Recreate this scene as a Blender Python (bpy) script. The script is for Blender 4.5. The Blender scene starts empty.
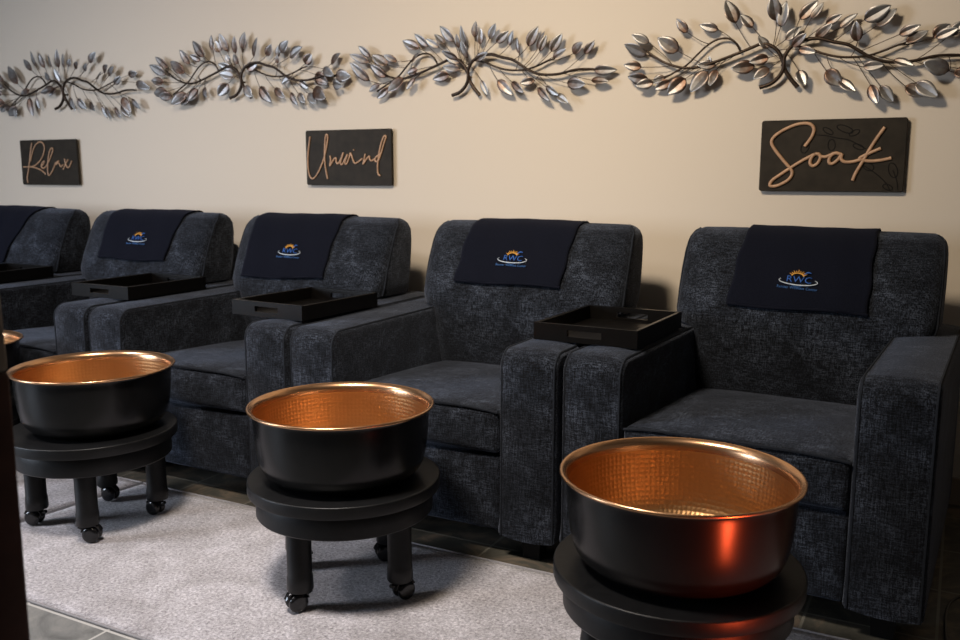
import bpy, bmesh, math, random
from math import sin, cos, pi, radians as R, sqrt, atan2, hypot
from mathutils import Vector, Matrix, Euler

S = bpy.context.scene
COL = S.collection
rnd = random.Random(7)

# ------------------------------------------------------------------ materials
def new_mat(name):
    m = bpy.data.materials.new(name); m.use_nodes = True
    nt = m.node_tree
    return m, nt, nt.nodes['Principled BSDF']

def node(nt, kind, **kw):
    n = nt.nodes.new(kind)
    for k, v in kw.items():
        if k in n.inputs: n.inputs[k].default_value = v
        else: setattr(n, k, v)
    return n

def ramp(nt, stops, interp='LINEAR'):
    n = nt.nodes.new('ShaderNodeValToRGB'); cr = n.color_ramp; cr.interpolation = interp
    while len(cr.elements) < len(stops): cr.elements.new(0.5)
    for e, (p, c) in zip(cr.elements, stops):
        e.position = p; e.color = (*c, 1) if len(c) == 3 else c
    return n

def plain(name, col, rough=.5, metal=0, spec=.5, noise=0, nscale=40, bump=0):
    m, nt, b = new_mat(name)
    b.inputs['Base Color'].default_value = (*col, 1)
    b.inputs['Roughness'].default_value = rough
    b.inputs['Metallic'].default_value = metal
    b.inputs['Specular IOR Level'].default_value = spec
    if noise or bump:
        tc = node(nt, 'ShaderNodeTexCoord')
        n = node(nt, 'ShaderNodeTexNoise', Scale=nscale, Detail=4.0)
        nt.links.new(tc.outputs['Object'], n.inputs['Vector'])
        if noise:
            r = ramp(nt, [(.3, tuple(c*(1-noise) for c in col)), (.7, tuple(min(1, c*(1+noise)) for c in col))])
            nt.links.new(n.outputs['Fac'], r.inputs['Fac']); nt.links.new(r.outputs['Color'], b.inputs['Base Color'])
        if bump:
            bp = node(nt, 'ShaderNodeBump', Strength=.4, Distance=bump)
            nt.links.new(n.outputs['Fac'], bp.inputs['Height']); nt.links.new(bp.outputs['Normal'], b.inputs['Normal'])
    return m

def mat_fabric():
    m, nt, b = new_mat('chenille_fabric')
    L = nt.links.new
    tc = node(nt, 'ShaderNodeTexCoord')
    big = node(nt, 'ShaderNodeTexNoise', Scale=12.0, Detail=5.0, Roughness=.65, Distortion=.6)
    fine = node(nt, 'ShaderNodeTexNoise', Scale=160.0, Detail=3.0, Roughness=.7)
    # woven threads: noises stretched along each axis
    outs = []
    for sc in ((40, 380, 380), (380, 40, 380), (380, 380, 40)):
        mp = node(nt, 'ShaderNodeMapping'); mp.inputs['Scale'].default_value = sc
        L(tc.outputs['Object'], mp.inputs['Vector'])
        w = node(nt, 'ShaderNodeTexNoise', Scale=1.0, Detail=2.0)
        L(mp.outputs['Vector'], w.inputs['Vector']); outs.append(w.outputs['Fac'])
    L(tc.outputs['Object'], big.inputs['Vector']); L(tc.outputs['Object'], fine.inputs['Vector'])
    r1 = ramp(nt, [(.32, (.0042, .0050, .0072)), (.5, (.0106, .0127, .0178)), (.68, (.0255, .0305, .0425))])
    L(big.outputs['Fac'], r1.inputs['Fac'])
    add = node(nt, 'ShaderNodeMath', operation='ADD'); L(outs[0], add.inputs[0]); L(outs[1], add.inputs[1])
    r2 = ramp(nt, [(.42, (.12, .12, .13)), (.5, (.80, .80, .80)), (.58, (2.6, 2.6, 2.5))])
    add3 = node(nt, 'ShaderNodeMath', operation='ADD'); L(add.outputs[0], add3.inputs[0]); L(outs[2], add3.inputs[1])
    half = node(nt, 'ShaderNodeMath', operation='MULTIPLY'); L(add3.outputs[0], half.inputs[0]); half.inputs[1].default_value = 1/3
    L(half.outputs[0], r2.inputs['Fac'])
    mx = node(nt, 'ShaderNodeMix', data_type='RGBA', blend_type='MULTIPLY'); mx.inputs['Factor'].default_value = 1
    L(r1.outputs['Color'], mx.inputs['A']); L(r2.outputs['Color'], mx.inputs['B'])
    L(mx.outputs['Result'], b.inputs['Base Color'])
    b.inputs['Roughness'].default_value = .95
    b.inputs['Specular IOR Level'].default_value = .15
    b.inputs['Sheen Weight'].default_value = .18
    b.inputs['Sheen Roughness'].default_value = .45
    b.inputs['Sheen Tint'].default_value = (.62, .70, .90, 1)
    sm = node(nt, 'ShaderNodeMath', operation='ADD'); L(fine.outputs['Fac'], sm.inputs[0]); L(half.outputs[0], sm.inputs[1])
    bp = node(nt, 'ShaderNodeBump', Strength=.55, Distance=.003)
    L(sm.outputs[0], bp.inputs['Height']); L(bp.outputs['Normal'], b.inputs['Normal'])
    return m

def mat_towel():
    m, nt, b = new_mat('navy_terry'); L = nt.links.new
    tc = node(nt, 'ShaderNodeTexCoord')
    n = node(nt, 'ShaderNodeTexNoise', Scale=420.0, Detail=3.0); L(tc.outputs['Object'], n.inputs['Vector'])
    r = ramp(nt, [(.3, (.0024, .0029, .0058)), (.7, (.0056, .0067, .0128))]); L(n.outputs['Fac'], r.inputs['Fac'])
    L(r.outputs['Color'], b.inputs['Base Color'])
    b.inputs['Roughness'].default_value = 1; b.inputs['Specular IOR Level'].default_value = .1
    b.inputs['Sheen Weight'].default_value = .03; b.inputs['Sheen Tint'].default_value = (.5, .55, .9, 1)
    bp = node(nt, 'ShaderNodeBump', Strength=.5, Distance=.002)
    L(n.outputs['Fac'], bp.inputs['Height']); L(bp.outputs['Normal'], b.inputs['Normal'])
    return m

def mat_copper():
    m, nt, b = new_mat('hammered_copper'); L = nt.links.new
    uv = node(nt, 'ShaderNodeUVMap'); uv.uv_map = 'UVMap'
    v = node(nt, 'ShaderNodeTexVoronoi', feature='SMOOTH_F1', Scale=1.0, Randomness=.22, Smoothness=.35)
    v.voronoi_dimensions = '2D'
    L(uv.outputs['UV'], v.inputs['Vector'])
    b.inputs['Base Color'].default_value = (.59, .325, .142, 1)
    b.inputs['Metallic'].default_value = 1; b.inputs['Roughness'].default_value = .36
    bp = node(nt, 'ShaderNodeBump', Strength=.6, Distance=.0015); bp.invert = False
    L(v.outputs['Distance'], bp.inputs['Height']); L(bp.outputs['Normal'], b.inputs['Normal'])
    return m

def mat_leaf():
    m, nt, b = new_mat('patinated_leaf_metal'); L = nt.links.new
    tc = node(nt, 'ShaderNodeTexCoord'); oi = node(nt, 'ShaderNodeObjectInfo')
    sp = node(nt, 'ShaderNodeSeparateXYZ'); L(tc.outputs['Generated'], sp.inputs[0])
    n = node(nt, 'ShaderNodeTexNoise', Scale=60.0, Detail=4.0); L(tc.outputs['Object'], n.inputs['Vector'])
    a = node(nt, 'ShaderNodeMath', operation='ADD'); L(sp.outputs['X'], a.inputs[0])
    mm = node(nt, 'ShaderNodeMath', operation='MULTIPLY_ADD'); L(n.outputs['Fac'], mm.inputs[0]); mm.inputs[1].default_value = .9; mm.inputs[2].default_value = -.45
    L(mm.outputs[0], a.inputs[1])
    a2 = node(nt, 'ShaderNodeMath', operation='MULTIPLY_ADD'); L(oi.outputs['Random'], a2.inputs[0]); a2.inputs[1].default_value = .5; a2.inputs[2].default_value = -.25
    a3 = node(nt, 'ShaderNodeMath', operation='ADD'); L(a.outputs[0], a3.inputs[0]); L(a2.outputs[0], a3.inputs[1])
    r = ramp(nt, [(.0, (.11, .062, .042)), (.30, (.175, .138, .118)), (.55, (.27, .256, .25)), (.95, (.35, .347, .343))]); L(a3.outputs[0], r.inputs['Fac'])
    L(r.outputs['Color'], b.inputs['Base Color'])
    b.inputs['Metallic'].default_value = .82; b.inputs['Roughness'].default_value = .41
    return m

def mat_wall():
    m, nt, b = new_mat('beige_wall_paint'); L = nt.links.new
    tc = node(nt, 'ShaderNodeTexCoord')
    n = node(nt, 'ShaderNodeTexNoise', Scale=220.0, Detail=3.0); L(tc.outputs['Object'], n.inputs['Vector'])
    b.inputs['Base Color'].default_value = (.62, .545, .455, 1)
    b.inputs['Roughness'].default_value = .75; b.inputs['Specular IOR Level'].default_value = .25
    bp = node(nt, 'ShaderNodeBump', Strength=.12, Distance=.002)
    L(n.outputs['Fac'], bp.inputs['Height']); L(bp.outputs['Normal'], b.inputs['Normal'])
    return m

TILE = .2727
def mat_floor():
    m, nt, b = new_mat('slate_tile'); L = nt.links.new
    tc = node(nt, 'ShaderNodeTexCoord'); sp = node(nt, 'ShaderNodeSeparateXYZ'); L(tc.outputs['Object'], sp.inputs[0])
    ds = []
    for ax, off in (('X', .22), ('Y', .954)):
        a = node(nt, 'ShaderNodeMath', operation='ADD'); L(sp.outputs[ax], a.inputs[0]); a.inputs[1].default_value = off + TILE*40
        md = node(nt, 'ShaderNodeMath', operation='PINGPONG'); L(a.outputs[0], md.inputs[0]); md.inputs[1].default_value = TILE/2
        ds.append((a, md))
    mn = node(nt, 'ShaderNodeMath', operation='MINIMUM'); L(ds[0][1].outputs[0], mn.inputs[0]); L(ds[1][1].outputs[0], mn.inputs[1])
    lt = node(nt, 'ShaderNodeMath', operation='LESS_THAN'); L(mn.outputs[0], lt.inputs[0]); lt.inputs[1].default_value = .0032
    n = node(nt, 'ShaderNodeTexNoise', Scale=7.0, Detail=8.0, Roughness=.7, Distortion=1.2); L(tc.outputs['Object'], n.inputs['Vector'])
    r = ramp(nt, [(.3, (.10, .10, .096)), (.5, (.20, .198, .19)), (.66, (.28, .268, .25)), (.8, (.26, .21, .16))]); L(n.outputs['Fac'], r.inputs['Fac'])
    # green and brown slate near the wall, darkened with painted shade of the chairs
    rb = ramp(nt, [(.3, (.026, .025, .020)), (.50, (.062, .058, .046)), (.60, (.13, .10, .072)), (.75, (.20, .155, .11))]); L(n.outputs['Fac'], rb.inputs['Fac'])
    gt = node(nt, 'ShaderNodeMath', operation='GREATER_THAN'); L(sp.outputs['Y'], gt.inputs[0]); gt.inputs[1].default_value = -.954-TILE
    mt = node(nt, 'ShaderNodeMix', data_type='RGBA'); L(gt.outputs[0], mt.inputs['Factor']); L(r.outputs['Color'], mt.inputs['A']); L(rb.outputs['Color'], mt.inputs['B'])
    mg = node(nt, 'ShaderNodeMix', data_type='RGBA'); L(gt.outputs[0], mg.inputs['Factor']); mg.inputs['A'].default_value = (.50, .48, .45, 1); mg.inputs['B'].default_value = (.15, .14, .115, 1)  # grout near the wall carries the same painted shade
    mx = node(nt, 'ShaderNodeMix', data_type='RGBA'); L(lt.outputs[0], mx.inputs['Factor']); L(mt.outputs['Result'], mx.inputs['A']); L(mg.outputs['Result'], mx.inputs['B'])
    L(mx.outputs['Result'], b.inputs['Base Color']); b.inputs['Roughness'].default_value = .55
    sb = node(nt, 'ShaderNodeMath', operation='SUBTRACT'); L(n.outputs['Fac'], sb.inputs[0]); L(lt.outputs[0], sb.inputs[1])
    bp = node(nt, 'ShaderNodeBump', Strength=.35, Distance=.003); L(sb.outputs[0], bp.inputs['Height']); L(bp.outputs['Normal'], b.inputs['Normal'])
    return m

def mat_rug():
    m, nt, b = new_mat('plush_rug'); L = nt.links.new
    tc = node(nt, 'ShaderNodeTexCoord')
    n = node(nt, 'ShaderNodeTexNoise', Scale=130.0, Detail=4.0, Roughness=.75, Distortion=.5); L(tc.outputs['Object'], n.inputs['Vector'])
    g = node(nt, 'ShaderNodeTexNoise', Scale=7.0, Detail=4.0, Roughness=.6, Distortion=.8); L(tc.outputs['Object'], g.inputs['Vector'])
    r = ramp(nt, [(.30, (.185, .17, .178)), (.5, (.50, .475, .495)), (.70, (.85, .82, .84))]); L(n.outputs['Fac'], r.inputs['Fac'])
    r2 = ramp(nt, [(.3, (.70, .68, .665)), (.7, (1.12, 1.11, 1.12))]); L(g.outputs['Fac'], r2.inputs['Fac'])
    mx = node(nt, 'ShaderNodeMix', data_type='RGBA', blend_type='MULTIPLY'); mx.inputs['Factor'].default_value = 1
    L(r.outputs['Color'], mx.inputs['A']); L(r2.outputs['Color'], mx.inputs['B']); L(mx.outputs['Result'], b.inputs['Base Color'])
    b.inputs['Roughness'].default_value = 1; b.inputs['Specular IOR Level'].default_value = .1
    b.inputs['Sheen Weight'].default_value = .3
    bp = node(nt, 'ShaderNodeBump', Strength=.8, Distance=.006); L(n.outputs['Fac'], bp.inputs['Height']); L(bp.outputs['Normal'], b.inputs['Normal'])
    return m

M = dict(
    fabric=mat_fabric(), towel=mat_towel(), copper=mat_copper(), leaf=mat_leaf(), wall=mat_wall(), floor=mat_floor(), rug=mat_rug(),
    piping=plain('piping_cord', (.013, .0155, .021), .9, spec=.15, noise=.25, nscale=200),
    pan=plain('black_enamel', (.006, .0059, .006), .25, spec=.34, noise=.15, nscale=30),
    stool=plain('black_painted_wood', (.006, .006, .0065), .42, spec=.32, noise=.2, nscale=60, bump=.0008),
    caster=plain('glossy_black_plastic', (.008, .008, .009), .18),
    steel=plain('dark_steel', (.12, .12, .12), .35, metal=1),
    foot=plain('black_wood', (.004, .0038, .0036), .6, spec=.2),
    tray=plain('black_lacquer', (.0036, .0030, .0026), .30, spec=.20, noise=.15, nscale=50),
    sign=plain('dark_board', (.024, .019, .0135), .6, spec=.15, noise=.25, nscale=25),
    motif=plain('gloss_black_print', (.006, .005, .004), .6, spec=.1),
    letter=plain('copper_toned_wood', (.40, .235, .135), .45, noise=.15, nscale=60),
    branch=plain('bronze_branch', (.040, .026, .018), .42, metal=.75, noise=.3, nscale=50),
    ceil=plain('ceiling_paint', (.30, .29, .28), .9),
    side=plain('side_wall_paint', (.50, .46, .41), .85),
    trim=plain('baseboard_paint', (.30, .24, .18), .6),
    post=plain('mahogany_wood', (.050, .020, .015), .55, spec=.2, noise=.35, nscale=18),
    pad=plain('beige_post_cap', (.17, .14, .11), .7, noise=.1, nscale=30),
    cord=plain('black_cord', (.012, .011, .010), .5),
    edge=plain('rug_binding', (.27, .255, .26), .85, noise=.15, nscale=120),
    blue=plain('blue_thread', (.015, .085, .33), .7), white=plain('white_thread', (.45, .50, .56), .7),
    orange=plain('orange_thread', (.62, .30, .04), .7), lblue=plain('light_blue_thread', (.03, .11, .30), .7),
)

# ------------------------------------------------------------------ helpers
def link(name, me, mat, parent=None, smooth=True):
    o = bpy.data.objects.new(name, me); COL.objects.link(o)
    me.materials.append(mat)
    if smooth:
        for p in me.polygons: p.use_smooth = True
    if parent: o.parent = parent
    return o

def mesh_from(name, bm, smooth_angle=None):
    bmesh.ops.recalc_face_normals(bm, faces=bm.faces[:])
    me = bpy.data.meshes.new(name); bm.to_mesh(me); bm.free()
    return me

def obj(name, bm, mat, parent=None, smooth=True, angle=40):
    me = mesh_from(name, bm)
    o = link(name, me, M[mat] if isinstance(mat, str) else mat, parent, smooth)
    if smooth and angle:
        me.set_sharp_from_angle(angle=R(angle))
    return o

def empty(name, loc, rz=0):
    o = bpy.data.objects.new(name, None); COL.objects.link(o)
    o.location = loc; o.rotation_euler = (0, 0, rz); o.empty_display_size = .1
    return o

def tag(o, label=None, cat=None, group=None, kind=None):
    if label: o['label'] = label
    if cat: o['category'] = cat
    if group: o['group'] = group
    if kind: o['kind'] = kind
    return o

def copy_tree(o, parent=None):
    c = o.copy(); COL.objects.link(c)
    if parent: c.parent = parent
    for ch in list(o.children): copy_tree(ch, c)
    return c

def box(bm, x0, x1, y0, y1, z0, z1, bev=0, seg=2):
    r = bmesh.ops.create_cube(bm, size=1)
    vs = r['verts']
    for v in vs:
        v.co = Vector(((x0+x1)/2 + v.co.x*(x1-x0), (y0+y1)/2 + v.co.y*(y1-y0), (z0+z1)/2 + v.co.z*(z1-z0)))
    if bev:
        es = list({e for v in vs for e in v.link_edges})
        bmesh.ops.bevel(bm, geom=es, offset=bev, segments=seg, affect='EDGES', profile=.5)

def catmull(pts, n=8, closed=False):
    P = [Vector(p) for p in pts]
    if len(P) < 3: return P
    out = []; N = len(P)
    rng = N if closed else N-1
    for i in range(rng):
        p1, p2 = P[i], P[(i+1) % N]
        p0 = P[(i-1) % N] if (closed or i > 0) else p1*2-p2
        p3 = P[(i+2) % N] if (closed or i+2 < N) else p2*2-p1
        for k in range(n):
            t = k/n
            out.append(.5*((2*p1)+(p2-p0)*t+(2*p0-5*p1+4*p2-p3)*t*t+(3*p1-p0-3*p2+p3)*t**3))
    if not closed: out.append(P[-1])
    return out

def tube(bm, pts, r, seg=8, closed=False, flat=None, caps=True):
    """sweep; r number or list; flat=(normal, squash) squashes the section along a fixed normal"""
    P = [Vector(p) for p in pts]; N = len(P); rings = []
    prev = None
    for i in range(N):
        a = P[(i-1) % N] if (closed or i > 0) else P[i]
        b = P[(i+1) % N] if (closed or i < N-1) else P[i]
        t = (b-a)
        if t.length < 1e-9: t = Vector((0, 0, 1))
        t.normalize()
        ref = Vector(flat[0]) if flat else (prev if prev is not None else (Vector((0, 0, 1)) if abs(t.z) < .9 else Vector((1, 0, 0))))
        n = ref - t*ref.dot(t)
        if n.length < 1e-6: n = t.orthogonal()
        n.normalize(); prev = n
        bn = t.cross(n)
        rr = r[i] if isinstance(r, (list, tuple)) else r
        sq = flat[1] if flat else 1
        rings.append([bm.verts.new(P[i] + n*(cos(2*pi*k/seg)*rr*sq) + bn*(sin(2*pi*k/seg)*rr)) for k in range(seg)])
    for i in range(N if closed else N-1):
        A, B = rings[i], rings[(i+1) % N]
        for k in range(seg):
            bm.faces.new((A[k], A[(k+1) % seg], B[(k+1) % seg], B[k]))
    if caps and not closed:
        bm.faces.new(rings[0][::-1]); bm.faces.new(rings[-1])

def lathe(bm, prof, seg=64, uvscale=None, cx=0, cy=0):
    """revolve (r,z) profile about the vertical; open profile; r<=0 closes to a pole"""
    uvl = bm.loops.layers.uv.new('UVMap') if uvscale else None
    rings = []; ln = [0]
    for i in range(1, len(prof)): ln.append(ln[-1]+hypot(prof[i][0]-prof[i-1][0], prof[i][1]-prof[i-1][1]))
    for (r, z) in prof:
        if r <= 1e-6: rings.append([bm.verts.new((cx, cy, z))])
        else: rings.append([bm.verts.new((cx+r*cos(2*pi*k/seg), cy+r*sin(2*pi*k/seg), z)) for k in range(seg)])
    for i in range(len(rings)-1):
        A, B = rings[i], rings[i+1]
        for k in range(seg):
            k2 = (k+1) % seg
            if len(A) == 1 and len(B) == 1: continue
            if len(A) == 1: vs = (A[0], B[k2], B[k]); uv = ((k+.5, ln[i]), (k+1, ln[i+1]), (k, ln[i+1]))
            elif len(B) == 1: vs = (A[k], A[k2], B[0]); uv = ((k, ln[i]), (k+1, ln[i]), (k+.5, ln[i+1]))
            else: vs = (A[k], A[k2], B[k2], B[k]); uv = ((k, ln[i]), (k+1, ln[i]), (k+1, ln[i+1]), (k, ln[i+1]))
            f = bm.faces.new(vs)
            if uvl:
                for lp, (a, b) in zip(f.loops, uv): lp[uvl].uv = (a/seg*uvscale[0], b*uvscale[1])

def rbox(bm, x0, x1, y0, y1, z0, z1, r, n=(14, 14, 6), disp=None):
    """rounded box on a fine grid so that it can be puffed by disp(u,v,w,co)->Vector"""
    c = Vector(((x0+x1)/2, (y0+y1)/2, (z0+z1)/2)); h = Vector(((x1-x0)/2, (y1-y0)/2, (z1-z0)/2))
    cache = {}
    def axis(nn, hh):
        inner = [(-1+2*i/nn)*(hh-r) for i in range(nn+1)]
        ext = [r*(1-cos(pi/2*k/4)) for k in range(4)]
        return [-hh+e for e in ext] + inner + [hh-e for e in ext[::-1]]
    ax = [axis(n[0], h.x), axis(n[1], h.y), axis(n[2], h.z)]
    def vert(p):
        k = tuple(round(q, 6) for q in p)
        if k in cache: return cache[k]
        q = Vector(p); inn = Vector([max(-(h[i]-r), min(h[i]-r, q[i])) for i in range(3)])
        d = q-inn
        if d.length > 1e-9: q = inn + d.normalized()*r
        co = c+q
        if disp: co = co + disp(p[0]/h.x, p[1]/h.y, p[2]/h.z, co)
        v = bm.verts.new(co); cache[k] = v; return v
    for a in range(3):
        b, d = (a+1) % 3, (a+2) % 3
        for s in (-1, 1):
            for i in range(len(ax[b])-1):
                for j in range(len(ax[d])-1):
                    def P(u, w):
                        q = [0, 0, 0]; q[a] = s*h[a]; q[b] = u; q[d] = w; return vert(q)
                    vs = [P(ax[b][i], ax[d][j]), P(ax[b][i+1], ax[d][j]), P(ax[b][i+1], ax[d][j+1]), P(ax[b][i], ax[d][j+1])]
                    if s < 0: vs = vs[::-1]
                    vs = list(dict.fromkeys(vs))
                    if len(vs) >= 3:
                        try: bm.faces.new(vs)
                        except ValueError: pass

def interp(tab, x):
    if x <= tab[0][0]: return tab[0][1]
    for (a, fa), (b, fb) in zip(tab, tab[1:]):
        if x <= b:
            t = (x-a)/(b-a); t = t*t*(3-2*t) if False else t
            return fa+(fb-fa)*t
    return tab[-1][1]
LEAVES = [(-0.3649, 0.159, -0.4232, 0.1862, 0.0301), (-0.3745, 0.1228, -0.4458, 0.1641, 0.0437), (-0.2654, 0.1263, -0.3333, 0.1702, 0.0496), (-0.238, 0.1835, -0.274, 0.2285, 0.0294), (-0.1391, 0.1864, -0.198, 0.2047, 0.029), (-0.0839, 0.2003, -0.1165, 0.2737, 0.0446), (-0.0316, 0.1851, -0.0721, 0.226, 0.0316), (-0.3876, 0.0818, -0.446, 0.0917, 0.0325), (-0.3611, 0.038, -0.434, 0.0529, 0.0406), (-0.3465, 0.0306, -0.4039, 0.023, 0.0338), (-0.29, 0.0315, -0.3423, 0.0102, 0.0335), (-0.3117, 0.0492, -0.3501, 0.0308, 0.0268), (-0.238, 0.0391, -0.2956, -0.0085, 0.0498), (-0.1672, 0.0587, -0.2192, -0.0048, 0.0492), (-0.1406, 0.0638, -0.1585, 0.0112, 0.0326), (-0.1445, 0.077, -0.2019, 0.0801, 0.0293), (-0.1615, 0.0844, -0.1658, 0.1055, 0.0157), (-0.0195, 0.0672, -0.0908, 0.0613, 0.0416), (0.024, 0.0902, -0.033, 0.0794, 0.0329), (0.0256, 0.0585, -0.0188, 0.0257, 0.0349), (0.0193, 0.1163, -0.0112, 0.1556, 0.0296), (0.0405, 0.1987, 0.024, 0.2755, 0.0406), (0.0539, 0.179, 0.0686, 0.2533, 0.0387), (0.0684, 0.1408, 0.1126, 0.1779, 0.03), (0.0913, 0.1175, 0.1352, 0.1549, 0.0281), (0.1084, 0.1985, 0.1582, 0.2494, 0.0358), (0.1419, 0.1972, 0.1753, 0.242, 0.0233), (0.1848, 0.1807, 0.2295, 0.2039, 0.0257), (0.1572, 0.1399, 0.2057, 0.1785, 0.0296), (0.2242, 0.1651, 0.2752, 0.1992, 0.0304), (0.2795, 0.121, 0.2728, 0.1814, 0.0333), (0.293, 0.1817, 0.3625, 0.2188, 0.0432), (0.3274, 0.1626, 0.3802, 0.2057, 0.037), (0.3906, 0.1345, 0.4474, 0.1569, 0.0284), (0.4104, 0.1126, 0.4672, 0.1392, 0.0284), (0.4882, 0.1181, 0.5462, 0.1412, 0.028), (0.1102, 0.1102, 0.1632, 0.0977, 0.0262), (0.1136, 0.0478, 0.1336, -0.0032, 0.0351), (0.194, 0.0437, 0.2404, -0.0046, 0.0446), (0.2316, 0.013, 0.2813, -0.0284, 0.0308), (0.2986, 0.0475, 0.3569, 0.0505, 0.0304), (0.3222, -0.0051, 0.3528, -0.0609, 0.0341), (0.3494, -0.0093, 0.3891, -0.0591, 0.0339), (0.3803, 0.0629, 0.4362, 0.0368, 0.0263), (0.4175, -0.0134, 0.4739, -0.0454, 0.0396), (0.4446, -0.0045, 0.5069, -0.049, 0.0429), (0.531, 0.0249, 0.4632, 0.0507, 0.0456), (0.542, 0.0203, 0.5879, 0.0082, 0.0292), (0.5636, 0.0634, 0.6413, 0.0608, 0.0375), (0.5527, 0.0309, 0.6168, 0.0211, 0.0301), (0.5246, 0.1229, 0.5615, 0.1609, 0.03), (0.481, 0.1223, 0.5226, 0.1554, 0.0365)]
BR = {'rootL': [(-0.0025, 0.001), (0.027, 0.0089), (0.0511, 0.0261), (0.0658, 0.0481), (0.0692, 0.0682), (0.0703, 0.0907), (0.0889, 0.1188), (0.1234, 0.1356), (0.156, 0.139), (0.1754, 0.1368), (0.2119, 0.1253), (0.2507, 0.1156), (0.2779, 0.1), (0.3111, 0.0782), (0.3464, 0.063), (0.3779, 0.0571), (0.4171, 0.0561), (0.4499, 0.0602), (0.4875, 0.0681), (0.525, 0.0694), (0.5571, 0.067), (0.5602, 0.0636)], 'rootR': [(0.1122, -0.0027), (0.0895, 0.0243), (0.0724, 0.0511), (0.0641, 0.0798), (0.0492, 0.1077), (0.0291, 0.1248), (0.0094, 0.1328), (-0.0054, 0.1315), (-0.0099, 0.132), (-0.0669, 0.1113), (-0.1449, 0.0868), (-0.205, 0.0724), (-0.2567, 0.075), (-0.3096, 0.0924), (-0.3456, 0.1131), (-0.3784, 0.1351)], 'loop': [(-0.0683, 0.114), (-0.0825, 0.1404), (-0.1068, 0.1573), (-0.1412, 0.157), (-0.1739, 0.1403), (-0.2066, 0.1117), (-0.2397, 0.0821), (-0.2805, 0.061), (-0.315, 0.0447), (-0.3465, 0.0306)], 'inner': [(0.091, 0.1238), (0.1345, 0.113), (0.1839, 0.0934), (0.2263, 0.0818), (0.2677, 0.0782), (0.3109, 0.0806), (0.353, 0.0925), (0.3859, 0.1053), (0.4104, 0.1126)]}
LEAVES3= [(-0.3605, 0.1611, -0.4171, 0.2032, 0.0317), (-0.3698, 0.1404, -0.4493, 0.1718, 0.0353), (-0.3671, 0.0695, -0.4456, 0.141, 0.0427), (-0.2828, 0.1252, -0.3518, 0.1606, 0.042), (-0.2397, 0.1368, -0.2951, 0.1608, 0.0278), (-0.288, 0.0799, -0.3569, 0.1291, 0.0387), (-0.3191, 0.0532, -0.3724, 0.0305, 0.0297), (-0.2802, 0.0388, -0.3333, 0.0027, 0.0317), (-0.211, 0.0728, -0.2761, 0.0267, 0.0487), (-0.1562, 0.0703, -0.1888, 0.0266, 0.029), (-0.1475, 0.1009, -0.1938, 0.0894, 0.031), (-0.1722, 0.1297, -0.1425, 0.1609, 0.0276), (-0.1423, 0.1793, -0.2172, 0.2114, 0.0376), (-0.101, 0.1836, -0.1599, 0.2316, 0.0326), (-0.0562, 0.1775, -0.109, 0.2078, 0.0304), (-0.0279, 0.1858, -0.072, 0.227, 0.0269), (0.0121, 0.1933, -0.0435, 0.2504, 0.0387), (0.0555, 0.1706, 0.0494, 0.2471, 0.0279), (0.0302, 0.1688, 0.0257, 0.219, 0.0234), (0.0711, 0.1298, 0.0516, 0.194, 0.03), (0.0277, 0.1322, -0.0305, 0.1658, 0.0302), (0.0316, 0.1153, -0.0226, 0.1418, 0.0268), (0.0315, 0.0952, -0.0366, 0.1054, 0.0336), (-0.0126, 0.0771, -0.0842, 0.0635, 0.0406), (0.0984, 0.2009, 0.1039, 0.2582, 0.0316), (0.1178, 0.1766, 0.1232, 0.232, 0.0277), (0.1577, 0.1936, 0.1879, 0.2435, 0.0327), (0.1844, 0.1788, 0.2331, 0.2145, 0.0359), (0.2371, 0.1658, 0.2628, 0.2124, 0.0324), (0.2782, 0.1342, 0.2704, 0.1894, 0.0246), (0.3111, 0.1579, 0.349, 0.2223, 0.0418), (0.3477, 0.1461, 0.3686, 0.2051, 0.0288), (0.3586, 0.1359, 0.3831, 0.1915, 0.0256), (0.4018, 0.1333, 0.442, 0.1919, 0.0381), (0.4092, 0.1138, 0.4653, 0.1377, 0.0254), (0.4831, 0.1222, 0.5205, 0.1574, 0.0409), (0.5247, 0.1198, 0.5615, 0.1609, 0.03), (0.5602, 0.0636, 0.6413, 0.0595, 0.0388), (0.5527, 0.0309, 0.6168, 0.0199, 0.0301), (0.4602, 0.0256, 0.5371, 0.019, 0.0446), (0.3818, 0.0162, 0.4396, -0.0118, 0.0335), (0.4217, -0.0112, 0.4735, -0.0482, 0.0289), (0.3528, 0.0142, 0.4063, -0.0331, 0.0311), (0.3379, 0.0407, 0.2843, 0.0333, 0.0337), (0.2492, 0.0382, 0.3053, -0.0001, 0.0315), (0.1925, 0.0473, 0.2532, -0.0079, 0.041), (0.1233, 0.0505, 0.1504, -0.004, 0.0267), (0.0984, 0.1215, 0.1563, 0.1459, 0.0299)]
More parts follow.
